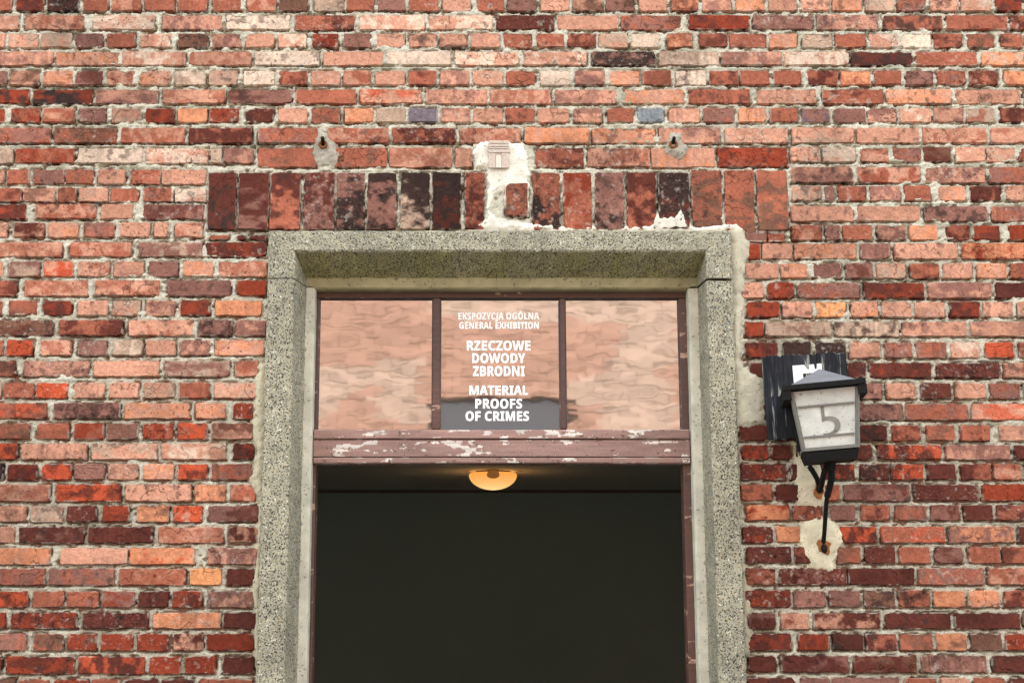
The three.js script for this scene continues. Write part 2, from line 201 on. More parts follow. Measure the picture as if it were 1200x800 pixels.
const paintMap = (seed, base, under, amount) => dataTexture(1024, 512, (i, j) => {   // 2.0 x 1.0 m of old oil paint, flaking along the grain to white undercoat and bare wood
  const x = i / 512, y = j / 512, g = hash2(i + seed, j), grain = noise(x * 14, y * 260 + seed), f = fbm(x * 15 + seed, y * 120, 4), f2 = fbm(x * 50 + 3, y * 240 + seed, 3), wide = fbm(x * 3 + seed, y * 7, 2);
  let q = 0.8 + 0.14 * grain + 0.14 * g + 0.3 * (wide - 0.5), c = base;
  const loss = f * 0.72 + f2 * 0.28 + 0.18 * (wide - 0.5);
  if (loss > amount) { c = under; q = 0.75 + 0.3 * grain + 0.1 * g; } else if (loss > amount - 0.012) { c = base.map((v) => v * 0.6); } else if (f2 < 0.2) { c = [92, 62, 46]; }
  return c.map((v) => v * q);
});
const paintBump = dataTexture(1024, 512, (i, j) => { const x = i / 512, y = j / 512, q = 255 * (0.4 * noise(x * 14, y * 260) + 0.6 * fbm(x * 16, y * 62, 4)); return [q, q, q]; }, false);
const railPaint = new THREE.MeshStandardMaterial({ name: 'flaking_paint', map: paintMap(0, [150, 115, 102], [212, 198, 184], 0.615), bumpMap: paintBump, bumpScale: 0.002, roughness: 0.7 });
const sashPaint = new THREE.MeshStandardMaterial({ name: 'brown_sash_paint', map: paintMap(40, [88, 58, 46], [168, 132, 108], 0.70), bumpMap: paintBump, bumpScale: 0.0015, roughness: 0.6 });
const ironMaterial = new THREE.MeshPhysicalMaterial({ name: 'black_iron', specularIntensity: 0.3, color: new THREE.Color(0x171613), roughness: 0.7, metalness: 0.0, bumpMap: mortarBump, bumpScale: 0.001 });
const rustMaterial = new THREE.MeshStandardMaterial({ name: 'rust', color: new THREE.Color(0x8a5226), roughness: 0.95, bumpMap: mortarBump, bumpScale: 0.003 });

// ---------------------------------------------------------------- ground
const groundMap = sandTexture(512, 4, (x, y, i, j) => { const q = 0.75 + 0.3 * hash2(i, j) + 0.3 * (fbm(x * 6, y * 6, 4) - 0.5); return [112 * q, 110 * q, 105 * q]; });
groundMap.repeat.set(40, 40);
const ground = mesh('ground', new THREE.PlaneGeometry(160, 160).rotateX(-Math.PI / 2), new THREE.MeshStandardMaterial({ map: groundMap, roughness: 0.95 }));
ground.userData.kind = 'structure';

// ---------------------------------------------------------------- the brick building in view
const building = thing('brick_building', 'weathered red brick building wall around the dark doorway', 'building');
const DOOR = { l: -0.839, r: 1.009, t: 2.963 };
const core = new THREE.MeshStandardMaterial({ name: 'rough_masonry', color: new THREE.Color(0x8d6a58), roughness: 0.95 });
mesh('wall_core', merged([box(-7, DOOR.l + 0.02, 0, 6, -0.45, -0.03), box(DOOR.r - 0.02, 7, 0, 6, -0.45, -0.03), box(DOOR.l + 0.02, DOOR.r - 0.02, DOOR.t - 0.02, 6, -0.45, -0.03), box(-7, 7, 6.002, 8, -0.45, -0.03)]), core, building);
mesh('side_wall', box(-7, -6.6, 0, 8, -9.6, -0.452), core, building);
mesh('side_wall', box(6.6, 7, 0, 8, -9.6, -0.452), core, building);
mesh('back_wall', box(-6.598, 6.598, 0, 8, -9.6, -9.2), core, building);
mesh('roof', box(-7.3, 7.3, 8.003, 8.25, -9.9, 0.3), new THREE.MeshStandardMaterial({ color: new THREE.Color(0x6e4a3c), roughness: 0.9 }), building);

// bricks: irregular outline, worn arris, slightly uneven set
function brickGeometry(b, seed) {
  const R = rng(seed), w = b.x1 - b.x0, h = b.y1 - b.y0, outline = [], j = () => (R() - 0.5) * 0.005;
  const chip = () => (R() < 0.3 ? 0.006 + R() * 0.012 : 0.002 + R() * 0.004);
  const nx = Math.max(2, Math.round(w / 0.045)), ny = Math.max(1, Math.round(h / 0.05));
  const cx = [[b.x0, b.y0, 1, 0, w, nx], [b.x1, b.y0, 0, 1, h, ny], [b.x1, b.y1, -1, 0, w, nx], [b.x0, b.y1, 0, -1, h, ny]];
  for (const [x, y, dx, dy, len, n] of cx) {
    const c = Math.min(chip(), len / 4), e = Math.min(chip(), len / 4);
    for (let k = 0; k <= n; k++) { const t = k === 0 ? c : k === n ? len - e : len * k / n; outline.push([x + dx * t - dy * j() * 0.9, y + dy * t + dx * j() * 0.9]); }
  }
  const n = outline.length, mx = (b.x0 + b.x1) / 2, my = (b.y0 + b.y1) / 2, zf = b.z ?? (R() - 0.45) * 0.006, tx = (R() - 0.5) * 0.03, ty = (R() - 0.5) * 0.05, back = b.back ?? -0.035;
  const P = [], I = [], face = (x, y) => zf + (x - mx) * tx * 0.6 + (y - my) * ty;
  for (const [x, y] of outline) { const q = y < b.y0 + 0.012 ? 0.002 + R() * 0.004 : 0.0015 + R() * 0.0025, sx = (mx - x) / w * 1.6, sy = (my - y) / h * 1.6; P.push(x + clamp(sx, -1, 1) * q, y + clamp(sy, -1, 1) * q, face(x, y) + (R() - 0.5) * 0.0012); }
  for (const [x, y] of outline) P.push(x, y, face(x, y) - (y < b.y0 + 0.012 ? 0.005 + R() * 0.006 : 0.003 + R() * 0.003));
  for (const [x, y] of outline) P.push(x, y, back);
  P.push(mx + j(), my + j(), zf + (R() - 0.4) * 0.002);
  for (let k = 0; k < n; k++) { const l = (k + 1) % n; I.push(3 * n, k, l, k, n + k, l, l, n + k, n + l, n + k, 2 * n + k, n + l, n + l, 2 * n + k, 2 * n + l); }
  const g = new THREE.BufferGeometry(), pos = new Float32Array(P), uv = new Float32Array(pos.length / 3 * 2);
  for (let k = 0; k < pos.length / 3; k++) { uv[2 * k] = (pos[3 * k] - MX) / MW; uv[2 * k + 1] = (pos[3 * k + 1] - MY) / MH; }
  g.setAttribute('position', new THREE.BufferAttribute(pos, 3)); g.setAttribute('uv', new THREE.BufferAttribute(uv, 2)); g.setIndex(I); const q = toCreasedNormals(g, 0.45); return q;
}
const inView = (b) => b.x1 > -2.0 && b.x0 < 2.2 && b.y1 > 1.19 && b.y0 < 3.97;
const kinds = { soldier_brick: [], stretcher_brick: [], header_brick: [] };
bricks.forEach((b, n) => {
  const hidden = b.x1 > 1.14 && b.x0 > 1.12 && b.x1 < 1.43 && b.y0 > 2.13 && b.y1 < 2.45;   // wholly behind the board
  if (b.soldier) b.z = b.fragment ? 0.014 : 0.003 + (n % 5) * 0.0012;
  b.geometry = brickGeometry(b, n * 131 + 7);
  kinds[b.soldier ? 'soldier_brick' : b.x1 - b.x0 > 0.18 ? 'stretcher_brick' : 'header_brick'].push([b, hidden]);
});
const leftOver = [];
for (const [name, list] of Object.entries(kinds)) {
  const visible = list.filter(([b, hidden]) => inView(b) && !hidden).sort((p, q) => (q[0].x1 - q[0].x0) * (q[0].y1 - q[0].y0) - (p[0].x1 - p[0].x0) * (p[0].y1 - p[0].y0));
  visible.slice(0, 320).forEach(([b]) => mesh(name, b.geometry, brickMaterial, building));
  leftOver.push(...visible.slice(320), ...list.filter(([b, hidden]) => !(inView(b) && !hidden)));
}
// the same bond goes on beyond what the photograph shows
const R0 = rng(99), around = leftOver.map(([b]) => b.geometry);
for (let row = -14; row < 50; row++) {
  const y0 = 1.158 + row * 0.0808, y1 = y0 + 0.063; if (y0 < 0.01) continue;
  const header = ((row % 2) + 2) % 2 === 0, step = header ? 0.1315 : 0.263;
  for (let x = -4.2 + (header ? 0 : 0.06); x < 4.4; x += step) {
    const b = { x0: x + 0.007 + R0() * 0.005, x1: x + step - 0.007 - R0() * 0.005, y0, y1 };
    const inner = row >= 0 && row <= 34;
    if (inner && b.x1 > -2.17 && b.x0 < 2.51) { continue; }
    if (b.y0 < DOOR.t && b.x1 > DOOR.l - 0.02 && b.x0 < DOOR.r + 0.02) continue;
    around.push(brickGeometry(b, 50000 + Math.floor(x * 1000) + row * 7777));
  }
}
const outer = mesh('brick', mergeGeometries(around), brickMaterial, building); outer.userData.kind = 'stuff';

// mortar: a modelled bed that fills the joints, hollow along the brick edges, smeared over some of them
{
  const x0 = -2.17, x1 = 2.51, y0 = 1.15, y1 = 3.985, s = 0.0045, nx = Math.round((x1 - x0) / s) + 1, ny = Math.round((y1 - y0) / s) + 1;
  const dist = new Float32Array(nx * ny).fill(0.05), under = new Float32Array(nx * ny);
  for (const b of bricks) {
    const m = 0.03, i0 = Math.max(0, Math.floor((b.x0 - m - x0) / s)), i1 = Math.min(nx - 1, Math.ceil((b.x1 + m - x0) / s)), j0 = Math.max(0, Math.floor((b.y0 - m - y0) / s)), j1 = Math.min(ny - 1, Math.ceil((b.y1 + m - y0) / s));
    for (let j = j0; j <= j1; j++) for (let i = i0; i <= i1; i++) {
      const x = x0 + i * s, y = y0 + j * s, dx = Math.max(b.x0 - x, x - b.x1), dy = Math.max(b.y0 - y, y - b.y1), d = dx > 0 && dy > 0 ? Math.hypot(dx, dy) : Math.max(dx, dy), o = j * nx + i;
      if (d < dist[o]) { dist[o] = d; under[o] = y < b.y0 + 0.002 ? 1 : 0; }
    }
  }
  const pos = new Float32Array(nx * ny * 3), uv = new Float32Array(nx * ny * 2), col = new Float32Array(nx * ny * 3), I = [];
  for (let j = 0; j < ny; j++) for (let i = 0; i < nx; i++) {
    const o = j * nx + i, x = x0 + i * s + (hash2(i, j) - 0.5) * 0.0024, y = y0 + j * s + (hash2(i + 900, j) - 0.5) * 0.0024;
    const low = fbm(x * 5 + 3, y * 6, 2), mid = fbm(x * 42, y * 42 + 8, 3), fine = fbm(x * 150, y * 150, 2);
    const spread = smooth(0.5, 0.75, low) * 0.004, d = dist[o] + (mid - 0.5) * 0.009 + spread;
    const flush = smooth(1.6, 3.4, y + (low - 0.5) * 1.6);   // the upper wall was pointed flush, the lower joints have weathered back
    let z = -0.0125 + 0.0095 * flush + (mid - 0.5) * 0.012 + (fine - 0.5) * 0.006 + smooth(0.45, 0.75, low) * 0.006;
    const groove = under[o] ? 0.024 * smooth(0.25, 0.55, fbm(x * 22 + 9, y * 40, 2)) + 0.003 : 0.003 + 0.016 * smooth(0.52, 0.7, fbm(x * 26 + 40, y * 26, 2));
    z -= groove * (1 - smooth(0.003, 0.009, dist[o] + (fine - 0.5) * 0.004));
    z -= 0.02 * smooth(0.66, 0.76, fbm(x * 34 + 60, y * 50, 3)) * smooth(0.7, 0.45, low);
    z -= 0.02 * smooth(-0.003, -0.009, d);
    pos[o * 3] = x; pos[o * 3 + 1] = y; pos[o * 3 + 2] = z; uv[o * 2] = x / 1.1; uv[o * 2 + 1] = y / 1.1;
    const dirt = smooth(0.55, 0.8, fbm(x * 7 + 31, y * 9 + 2, 4)), v = 1.0 + 0.12 * (mid - 0.5) - 0.34 * dirt; col[o * 3] = v; col[o * 3 + 1] = v * (1 - 0.01 * dirt); col[o * 3 + 2] = v * (1 - 0.08 * dirt);
    if (i && j) {
      const cx = x - s / 2, cy = y - s / 2; if (cy < DOOR.t - 0.012 && cx > DOOR.l + 0.012 && cx < DOOR.r - 0.012) continue;
      if (Math.min(dist[o], dist[o - 1], dist[o - nx], dist[o - nx - 1]) < -0.02 && Math.max(dist[o], dist[o - 1], dist[o - nx], dist[o - nx - 1]) < -0.015) continue;   // deep behind a brick
      I.push(o - nx - 1, o - nx, o, o - nx - 1, o, o - 1);
    }
  }
  const g = new THREE.BufferGeometry(); g.setAttribute('position', new THREE.BufferAttribute(pos, 3)); g.setAttribute('uv', new THREE.BufferAttribute(uv, 2)); g.setAttribute('color', new THREE.BufferAttribute(col, 3)); g.setIndex(I); g.computeVertexNormals();
  mesh('mortar', g, mortarMaterial, building);
  const plane = (a, b, c, d) => { const q = new THREE.PlaneGeometry(b - a, d - c); q.translate((a + b) / 2, (c + d) / 2, -0.009); const u = q.attributes.uv, p = q.attributes.position; for (let k = 0; k < 4; k++) u.setXY(k, p.getX(k) / 1.1, p.getY(k) / 1.1); q.setAttribute('color', new THREE.BufferAttribute(new Float32Array(12).fill(0.9), 3)); return q; };
  mesh('outer_mortar', mergeGeometries([plane(-7, x0, 0, 8), plane(x1, 7, 0, 8), plane(x0, x1, y1, 8), plane(x0, DOOR.l + 0.012, 0, y0), plane(DOOR.r - 0.012, x1, 0, y0)]), mortarMaterial, building);
}

// plaster and cement patches: a skin of real thickness with a broken edge
function patch(name, outline, thick, material, seed, lumps = 1) {
  const pts = outline.split(' ').map((q) => q.split(',').map((v) => v / 1000)), s = 0.0045;
  const xa = Math.min(...pts.map((p) => p[0])) - 0.02, xb = Math.max(...pts.map((p) => p[0])) + 0.02, ya = Math.min(...pts.map((p) => p[1])) - 0.02, yb = Math.max(...pts.map((p) => p[1])) + 0.02;
  const nx = Math.ceil((xb - xa) / s) + 1, ny = Math.ceil((yb - ya) / s) + 1, P = [], U = [], D = [], I = [];
  for (let j = 0; j < ny; j++) for (let i = 0; i < nx; i++) {
    const x = xa + i * s, y = ya + j * s; let d = 1e9, inside = false;
    for (let a = 0, b = pts.length - 1; a < pts.length; b = a++) {
      const [ax, ay] = pts[a], [bx, by] = pts[b], t = clamp(((x - ax) * (bx - ax) + (y - ay) * (by - ay)) / ((bx - ax) ** 2 + (by - ay) ** 2)); d = Math.min(d, Math.hypot(x - ax - t * (bx - ax), y - ay - t * (by - ay)));
      if ((ay > y) !== (by > y) && x < (bx - ax) * (y - ay) / (by - ay) + ax) inside = !inside;
    }
    d = (inside ? d : -d) + (fbm(x * 38 + seed, y * 38, 3) - 0.5) * 0.030; D.push(d);
    const z = -0.012 + (thick + 0.012) * (0.6 * smooth(-0.004, 0.005, d) + 0.4 * smooth(0, 0.03, d)) - 0.002 * smooth(0.012, 0.003, Math.abs(fbm(x * 11 + seed, y * 11, 3) - 0.5)) * smooth(0.004, 0.02, d) + lumps * ((fbm(x * 30 + seed, y * 30, 3) - 0.5) * 0.009 + (fbm(x * 120, y * 120 + seed, 2) - 0.5) * 0.003) * smooth(0, 0.01, d);
    P.push(x, y, z); U.push(x / 0.7, y / 0.7);
    if (i && j) { const o = j * nx + i; if (Math.max(D[o], D[o - 1], D[o - nx], D[o - nx - 1]) > -0.006) I.push(o - nx - 1, o - nx, o, o - nx - 1, o, o - 1); }
  }
  const g = new THREE.BufferGeometry(); g.setAttribute('position', new THREE.Float32BufferAttribute(P, 3)); g.setAttribute('uv', new THREE.Float32BufferAttribute(U, 2)); g.setIndex(I); g.computeVertexNormals();
  return mesh(name, g, material, building);
}
patch('plaster_patch', '-45,2965 -52,2992 -17,3010 26,3030 34,3095 36,3220 -14,3236 -26,3318 3,3347 128,3347 177,3334 205,3271 196,3240 214,3210 207,3060 194,3040 152,3028 110,3062 104,3100 100,3130 60,3120 50,3060 90,3020 210,3008 300,3000 340,2990 477,2996 590,2994 683,3004 716,3050 760,3042 822,3070 862,2990 896,2984 960,3000 1000,3010 1044,3008 1080,2965', 0.0085, whitePlaster, 3, 0.22).userData.label = 'white plaster patch broken over the brick lintel';
patch('plaster_patch', '1005,3005 1058,2990 1080,2950 1090,2893 1066,2830 1058,2700 1043,2587 1035,2450 1046,2402 1085,2400 1129,2370 1132,2190 1072,2172 1019,2178 1000,2180 1000,2600', 0.009, greyPlaster, 8, 0.22);
patch('plaster_patch', '1230,2125 1277,2118 1320,2075 1345,2020 1351,1979 1345,1897 1302,1847 1240,1870 1232,1979', 0.006, creamPlaster, 21, 0.4);
patch('plaster_patch', '1250,1808 1301,1828 1357,1821 1398,1788 1410,1733 1383,1678 1358,1626 1292,1626 1258,1668 1241,1733', 0.008, creamPlaster, 33, 0.4);
patch('mortar_smear', '-835,2440 -862,2430 -872,2416 -890,2340 -881,2246 -900,2179 -869,2079 -892,1979 -850,1880 -862,1717 -866,1523 -850,1300 -835,1200', 0.005, plaster('mortar_smear', 0xc6bfa8, 0.003), 44, 0.45);
patch('mortar_smear', '1005,1640 1030,1640 1042,1560 1052,1500 1030,1440 1046,1380 1020,1310 1005,1300', 0.005, plaster('mortar_smear', 0xb4ad98, 0.003), 61, 0.45);
patch('cement_patch', '-657,3400 -625,3384 -580,3340 -565,3285 -598,3228 -653,3222 -676,3292 -672,3347', 0.012, cementPlaster, 71, 1.8);
patch('cement_patch', '782,3376 830,3385 838,3336 851,3292 827,3268 786,3268 752,3300 768,3336', 0.012, cementPlaster, 83, 1.8);

// ---------------------------------------------------------------- terrazzo door surround
const surround = thing('door_surround', 'speckled grey terrazzo surround framing the dark doorway', 'door surround');
// section: insets from the outer edge (left, right, top) and depth
function sweep(section, yFrom, yTo, side, jag, scale) {
  const L = DOOR.l, Rr = DOOR.r, T = DOOR.t, stations = [], step = 0.02;
  const run = (f, n) => { for (let k = 0; k <= n; k++) stations.push(section.map((s) => f(s, k / n))); };
  if (side === 'left') run(([a, , , z], t) => [L + a, yFrom + (yTo - yFrom) * t, z], Math.ceil((yTo - yFrom) / step));
  else if (side === 'right') run(([, b, , z], t) => [Rr - b, yTo + (yFrom - yTo) * t, z], Math.ceil((yTo - yFrom) / step));
  else {
    run(([a, , c, z], t) => [L + a, yFrom + (T - c - yFrom) * t, z], 8);
    run(([a, b, c, z], t) => [L + a + (Rr - b - L - a) * t, T - c, z], 90);
    run(([, b, c, z], t) => [Rr - b, T - c + (yFrom - T + c) * t, z], 8);
  }
  const P = [], U = [], C = [], I = [], n = section.length; let across = 0;
  for (let k = 0; k + 1 < n; k++) {
    const base = P.length / 3, w = Math.hypot(section[k + 1][0] - section[k][0], section[k + 1][3] - section[k][3]); let along = 0;
    stations.forEach((st, q) => {
      if (q) along += Math.hypot(st[k][0] - stations[q - 1][k][0], st[k][1] - stations[q - 1][k][1]);
      for (const e of [k, k + 1]) { const [x, y, z] = st[e], m = jag * (e > 0 && e < n - 1 ? 1 : 0); P.push(x + (fbm(y * 30 + e * 9, x * 30, 3) - 0.5) * m, y + (fbm(x * 30 + e * 5, y * 30 + 50, 3) - 0.5) * m, z + (fbm(x * 26, y * 26 + e * 7, 3) - 0.5) * m); U.push((across + (e > k ? w : 0)) / scale, along / scale); const al = side === 'top' && k === 4 && st[k][1] > T - section[k][2] - 0.004 ? 0.55 + 0.45 * smooth(0.35, 0.65, fbm(x * 14, z * 30 + 3, 3)) : 0; const gr = 1 - 0.28 * smooth(0.48, 0.72, fbm(x * 7 + z * 9, y * 4.5 + 2, 4)) * (0.5 + 0.5 * fbm(x * 60 + z * 40, y * 60, 2)); C.push(gr * (1 - 0.10 * al), gr * (1 - 0.09 * al), gr * (1 - 0.46 * al)); }
      if (q) { const o = base + q * 2; I.push(o - 2, o, o - 1, o - 1, o, o + 1); }
    });
    across += w;
  }
  for (const st of [stations[0], stations[stations.length - 1]]) { const base = P.length / 3; for (const [x, y, z] of st) { P.push(x, y, z); U.push(x / scale, z / scale); C.push(1, 1, 1); } for (let k = 1; k + 1 < n; k++) I.push(base, base + k, base + k + 1); }
  const g = new THREE.BufferGeometry(); g.setAttribute('position', new THREE.Float32BufferAttribute(P, 3)); g.setAttribute('uv', new THREE.Float32BufferAttribute(U, 2)); g.setAttribute('color', new THREE.Float32BufferAttribute(C, 3)); g.setIndex(I); g.computeVertexNormals(); return g;
}
const SECTION = [[0.004, 0.004, 0.004, -0.06], [0, 0, 0, 0.024], [0.005, 0.005, 0.005, 0.03], [0.098, 0.096, 0.079, 0.03], [0.106, 0.103, 0.086, 0.024], [0.134, 0.114, 0.159, -0.13], [0.134, 0.114, 0.159, -0.20]];
mesh('jamb', sweep(SECTION, 0, 2.766, 'left', 0.005, 0.8), terrazzoMaterial, surround);
mesh('jamb', sweep(SECTION, 0, 2.758, 'right', 0.005, 0.8), terrazzoMaterial, surround);
mesh('lintel', sweep(SECTION, 2.770, 0, 'top', 0.005, 0.8), terrazzoMaterial, surround);
const STRIP = [[0.128, 0.108, 0.153, -0.128], [0.162, 0.145, 0.196, -0.133], [0.169, 0.152, 0.203, -0.142], [0.171, 0.154, 0.205, -0.30]];
mesh('inner_strip', sweep(STRIP, 0, 2.766, 'left', 0.003, 0.7), stripMaterial, surround);
mesh('inner_strip', sweep(STRIP, 0, 2.762, 'right', 0.003, 0.7), stripMaterial, surround);
mesh('inner_strip', sweep(STRIP, 2.770, 0, 'top', 0.003, 0.7), plaster('shade_tinted_render', 0xaaa27e, 0.0015), surround);  // top strip: shade under the lintel is put into this darker olive colour

// ---------------------------------------------------------------- transom window over the doorway
const win = thing('transom_window', 'brown flaking timber transom window of three panes over the doorway', 'window');
const wood = (x0, x1, y0, y1, z0, z1, r = 0.004) => { const g = metreUV(box(x0, x1, y0, y1, z0, z1, r), 2), u = g.attributes.uv; for (let k = 0; k < u.count; k++) u.setX(k, u.getX(k) + 0.45); return g; };
mesh('frame_head', wood(-0.70, 0.89, 2.735, 2.80, -0.27, -0.19), sashPaint, win);
mesh('frame_post', metreUV(box(-0.70, -0.658, 0.02, 2.734, -0.27, -0.192, 0.004).rotateZ(0), 2), sashPaint, win);
mesh('frame_post', wood(0.826, 0.89, 0.02, 2.734, -0.27, -0.192), sashPaint, win);
mesh('mullion', wood(-0.193, -0.155, 2.186, 2.737, -0.25, -0.186, 0.012), sashPaint, win);
mesh('mullion', wood(0.331, 0.360, 2.186, 2.737, -0.25, -0.186, 0.012), sashPaint, win);
const rail = mesh('transom_rail', wood(-0.668, 0.852, 2.077, 2.145, -0.26, -0.168, 0.003), railPaint, win);
mesh('rail_sill', wood(-0.668, 0.852, 2.1485, 2.186, -0.26, -0.160, 0.006), railPaint, win);
mesh('rail_lip', wood(-0.668, 0.852, 2.050, 2.0735, -0.26, -0.163, 0.006), railPaint, win);
const waveBump = dataTexture(512, 512, (i, j) => { const x = i / 512, y = j / 512, q = 255 * (0.6 * fbm(x * 9, y * 14, 2) + 0.3 * fbm(x * 22 + 4, y * 34, 2) + 0.1 * fbm(x * 60, y * 70, 2)); return [q, q, q]; }, false);
const glass = new THREE.MeshPhysicalMaterial({ name: 'mirroring_window_glass', color: new THREE.Color().setRGB(0.36, 0.37, 0.39), metalness: 1, roughness: 0.028 });
function paneGeometry(x0, x1, y0, y1, amount, off) {   // old drawn glass: gently wavy
  const g = new THREE.PlaneGeometry(x1 - x0, y1 - y0, 70, 80), p = g.attributes.position;
  for (let k = 0; k < p.count; k++) { const x = p.getX(k) + off, y = p.getY(k) + off; p.setZ(k, amount * (fbm(x * 8, y * 12, 2) + 0.25 * fbm(x * 20, y * 36, 2))); }
  g.computeVertexNormals(); g.translate((x0 + x1) / 2, (y0 + y1) / 2, -0.222); return g;
}
mesh('pane', paneGeometry(-0.664, -0.187, 2.18, 2.742, 0.00022, 10), glass, win);
const midPane = mesh('pane', paneGeometry(-0.160, 0.337, 2.18, 2.742, 0.00016, 20), glass, win);
midPane.userData.label = 'middle pane with white exhibition lettering';
mesh('pane', paneGeometry(0.354, 0.852, 2.18, 2.742, 0.00022, 30), glass, win);
const font = await new FontLoader().loadAsync('fonts/droid/droid_sans_bold.typeface.json');
const letterPaint = new THREE.MeshStandardMaterial({ name: 'white_letter_film', color: new THREE.Color(0xf6f3ec), roughness: 0.6 });
function lettering(text, x0, x1, y0, y1, z, material, parent, depth = 0.0012, name = 'lettering') {
  const g = new TextGeometry(text, { font, size: 1, depth: 0.01, curveSegments: 5, bevelEnabled: true, bevelSize: 0.018, bevelThickness: 0.002, bevelSegments: 1 }); g.computeBoundingBox(); const b = g.boundingBox;
  const ref = new TextGeometry('H', { font, size: 1, depth: 0.01 }); ref.computeBoundingBox();
  g.translate(-b.min.x, 0, 0); g.scale((x1 - x0) / (b.max.x - b.min.x), (y1 - y0) / ref.boundingBox.max.y, depth / 0.01); g.translate(x0, y0, z); return mesh(name, g, material, parent);
}
for (const [text, x0, x1, y0, y1] of [
  ['EKSPOZYCJA OGÓLNA', -0.0848, 0.2508, 2.6500, 2.6784],
  ['GENERAL EXHIBITION', -0.0811, 0.2487, 2.6112, 2.6385],
  ['RZECZOWE', -0.0493, 0.2146, 2.5206, 2.5599],
  ['DOWODY', -0.0270, 0.1925, 2.4683, 2.5074],
  ['ZBRODNI', -0.0245, 0.1893, 2.4139, 2.4540],
  ['MATERIAL', -0.0385, 0.2029, 2.3358, 2.3732],
  ['PROOFS', -0.0140, 0.1781, 2.2798, 2.3182],
  ['OF CRIMES', -0.0537, 0.2057, 2.2289, 2.2668],
]) lettering(text, x0, x1, y0, y1, -0.2214, letterPaint, midPane, 0.0006);

// ---------------------------------------------------------------- the dark room inside
const room = new THREE.Group(); room.name = 'room'; room.userData.kind = 'structure'; scene.add(room);
const dim = new THREE.MeshStandardMaterial({ name: 'dark_distemper', color: new THREE.Color(0xc6dedc), roughness: 0.95 });
mesh('floor', box(-3.2, 3.2, -0.1, 0.012, -8.6, -0.452), new THREE.MeshStandardMaterial({ color: new THREE.Color(0x77756a), roughness: 0.8 }), room);
const CEIL = 2.465;
mesh('ceiling', box(-3.2, 3.2, CEIL, CEIL + 0.1, -8.6, -1.102), new THREE.MeshStandardMaterial({ name: 'whitewash', color: new THREE.Color(0xf4faf6), roughness: 0.95 }), room);
mesh('bulkhead', box(-3.2, 3.2, CEIL, 3.1, -1.1, -1.0), dim, room);
mesh('ceiling', box(-3.2, 3.2, 3.102, 3.2, -1.1, -0.452), dim, room);
mesh('wall', box(-3.3, -3.202, 0, 3.1, -8.6, -0.452), dim, room);
mesh('wall', box(3.202, 3.3, 0, 3.1, -8.6, -0.452), dim, room);
mesh('wall', box(-3.2, 3.2, 0.013, CEIL - 0.001, -8.6, -8.3), dim, room);
mesh('ceiling_moulding', box(-3.2, 3.2, CEIL - 0.03, CEIL - 0.002, -8.298, -8.27), new THREE.MeshStandardMaterial({ color: new THREE.Color(0x8a887c), roughness: 0.9 }), room);
{
  const lampZ = -5.9, lampX = 0.118, lamp = thing('ceiling_lamp', 'glowing orange glass dome lamp on the dark ceiling inside the doorway', 'ceiling lamp', [lampX, CEIL, lampZ]), r = 0.2;
  const pts = []; for (let k = 0; k <= 14; k++) { const a = k / 14 * Math.PI / 2; pts.push(new THREE.Vector2(r * Math.sin(a), -0.03 - 0.125 * Math.cos(a))); } pts.push(new THREE.Vector2(r * 0.94, -0.015));
  mesh('glass_dome', new THREE.LatheGeometry(pts, 40), new THREE.MeshStandardMaterial({ name: 'lit_opal_glass', color: new THREE.Color(0x7a5428), emissive: new THREE.Color(1, 1, 1), emissiveMap: dataTexture(4, 64, (i, j) => { const t = j / 63; return [255, 222 - 60 * t, 160 - 86 * t]; }, true, false), emissiveIntensity: 0.34, roughness: 0.9 }), lamp);
  mesh('base_ring', new THREE.CylinderGeometry(r * 0.72, r * 0.75, 0.02, 40).translate(0, -0.0105, 0), new THREE.MeshStandardMaterial({ color: new THREE.Color(0x3a2c1c), roughness: 0.6 }), lamp);
  mesh('lamp_holder', new THREE.SphereGeometry(1, 20, 12).scale(0.062, 0.036, 0.03).translate(0, -0.04, 0.176), new THREE.MeshStandardMaterial({ color: new THREE.Color(0xa0602a), emissive: new THREE.Color(1, 0.4, 0.1), emissiveIntensity: 0.06, roughness: 0.8 }), lamp);
  const light = new THREE.PointLight(new THREE.Color(1, 0.52, 0.2), 0.035, 0, 2); light.position.set(0, -0.30, 0); light.castShadow = true; lamp.add(light);
}

// ---------------------------------------------------------------- weathered board behind the lantern
const boardSign = thing('sign_board', 'weathered black plank board with a white painted numeral behind the lantern', 'sign', [1.281, 2.297, 0.03]);
boardSign.rotation.z = 0.042;
const charMap = dataTexture(512, 512, (i, j) => { const x = i / 512, y = j / 512, g = hash2(i, j + 40), grain = fbm(x * 70, y * 5, 3), s = fbm(x * 26 + 3, y * 3, 3); let q = 0.6 + 0.55 * grain + 0.15 * g + 0.4 * (fbm(x * 5, y * 7 + 2, 2) - 0.5); let c = [46, 46, 48]; const w = s * 0.6 + fbm(x * 120, y * 7 + 9, 2) * 0.4; if (w > 0.65) c = [150, 146, 134]; else if (w > 0.57) c = [76, 78, 84]; return c.map((v) => v * q); });
const charBump = dataTexture(512, 512, (i, j) => { const x = i / 512, y = j / 512, q = 255 * fbm(x * 90, y * 5, 3); return [q, q, q]; }, false);
const charWood = new THREE.MeshPhysicalMaterial({ name: 'weathered_black_wood', specularIntensity: 0.2, map: charMap, bumpMap: charBump, bumpScale: 0.0012, roughness: 0.9 });
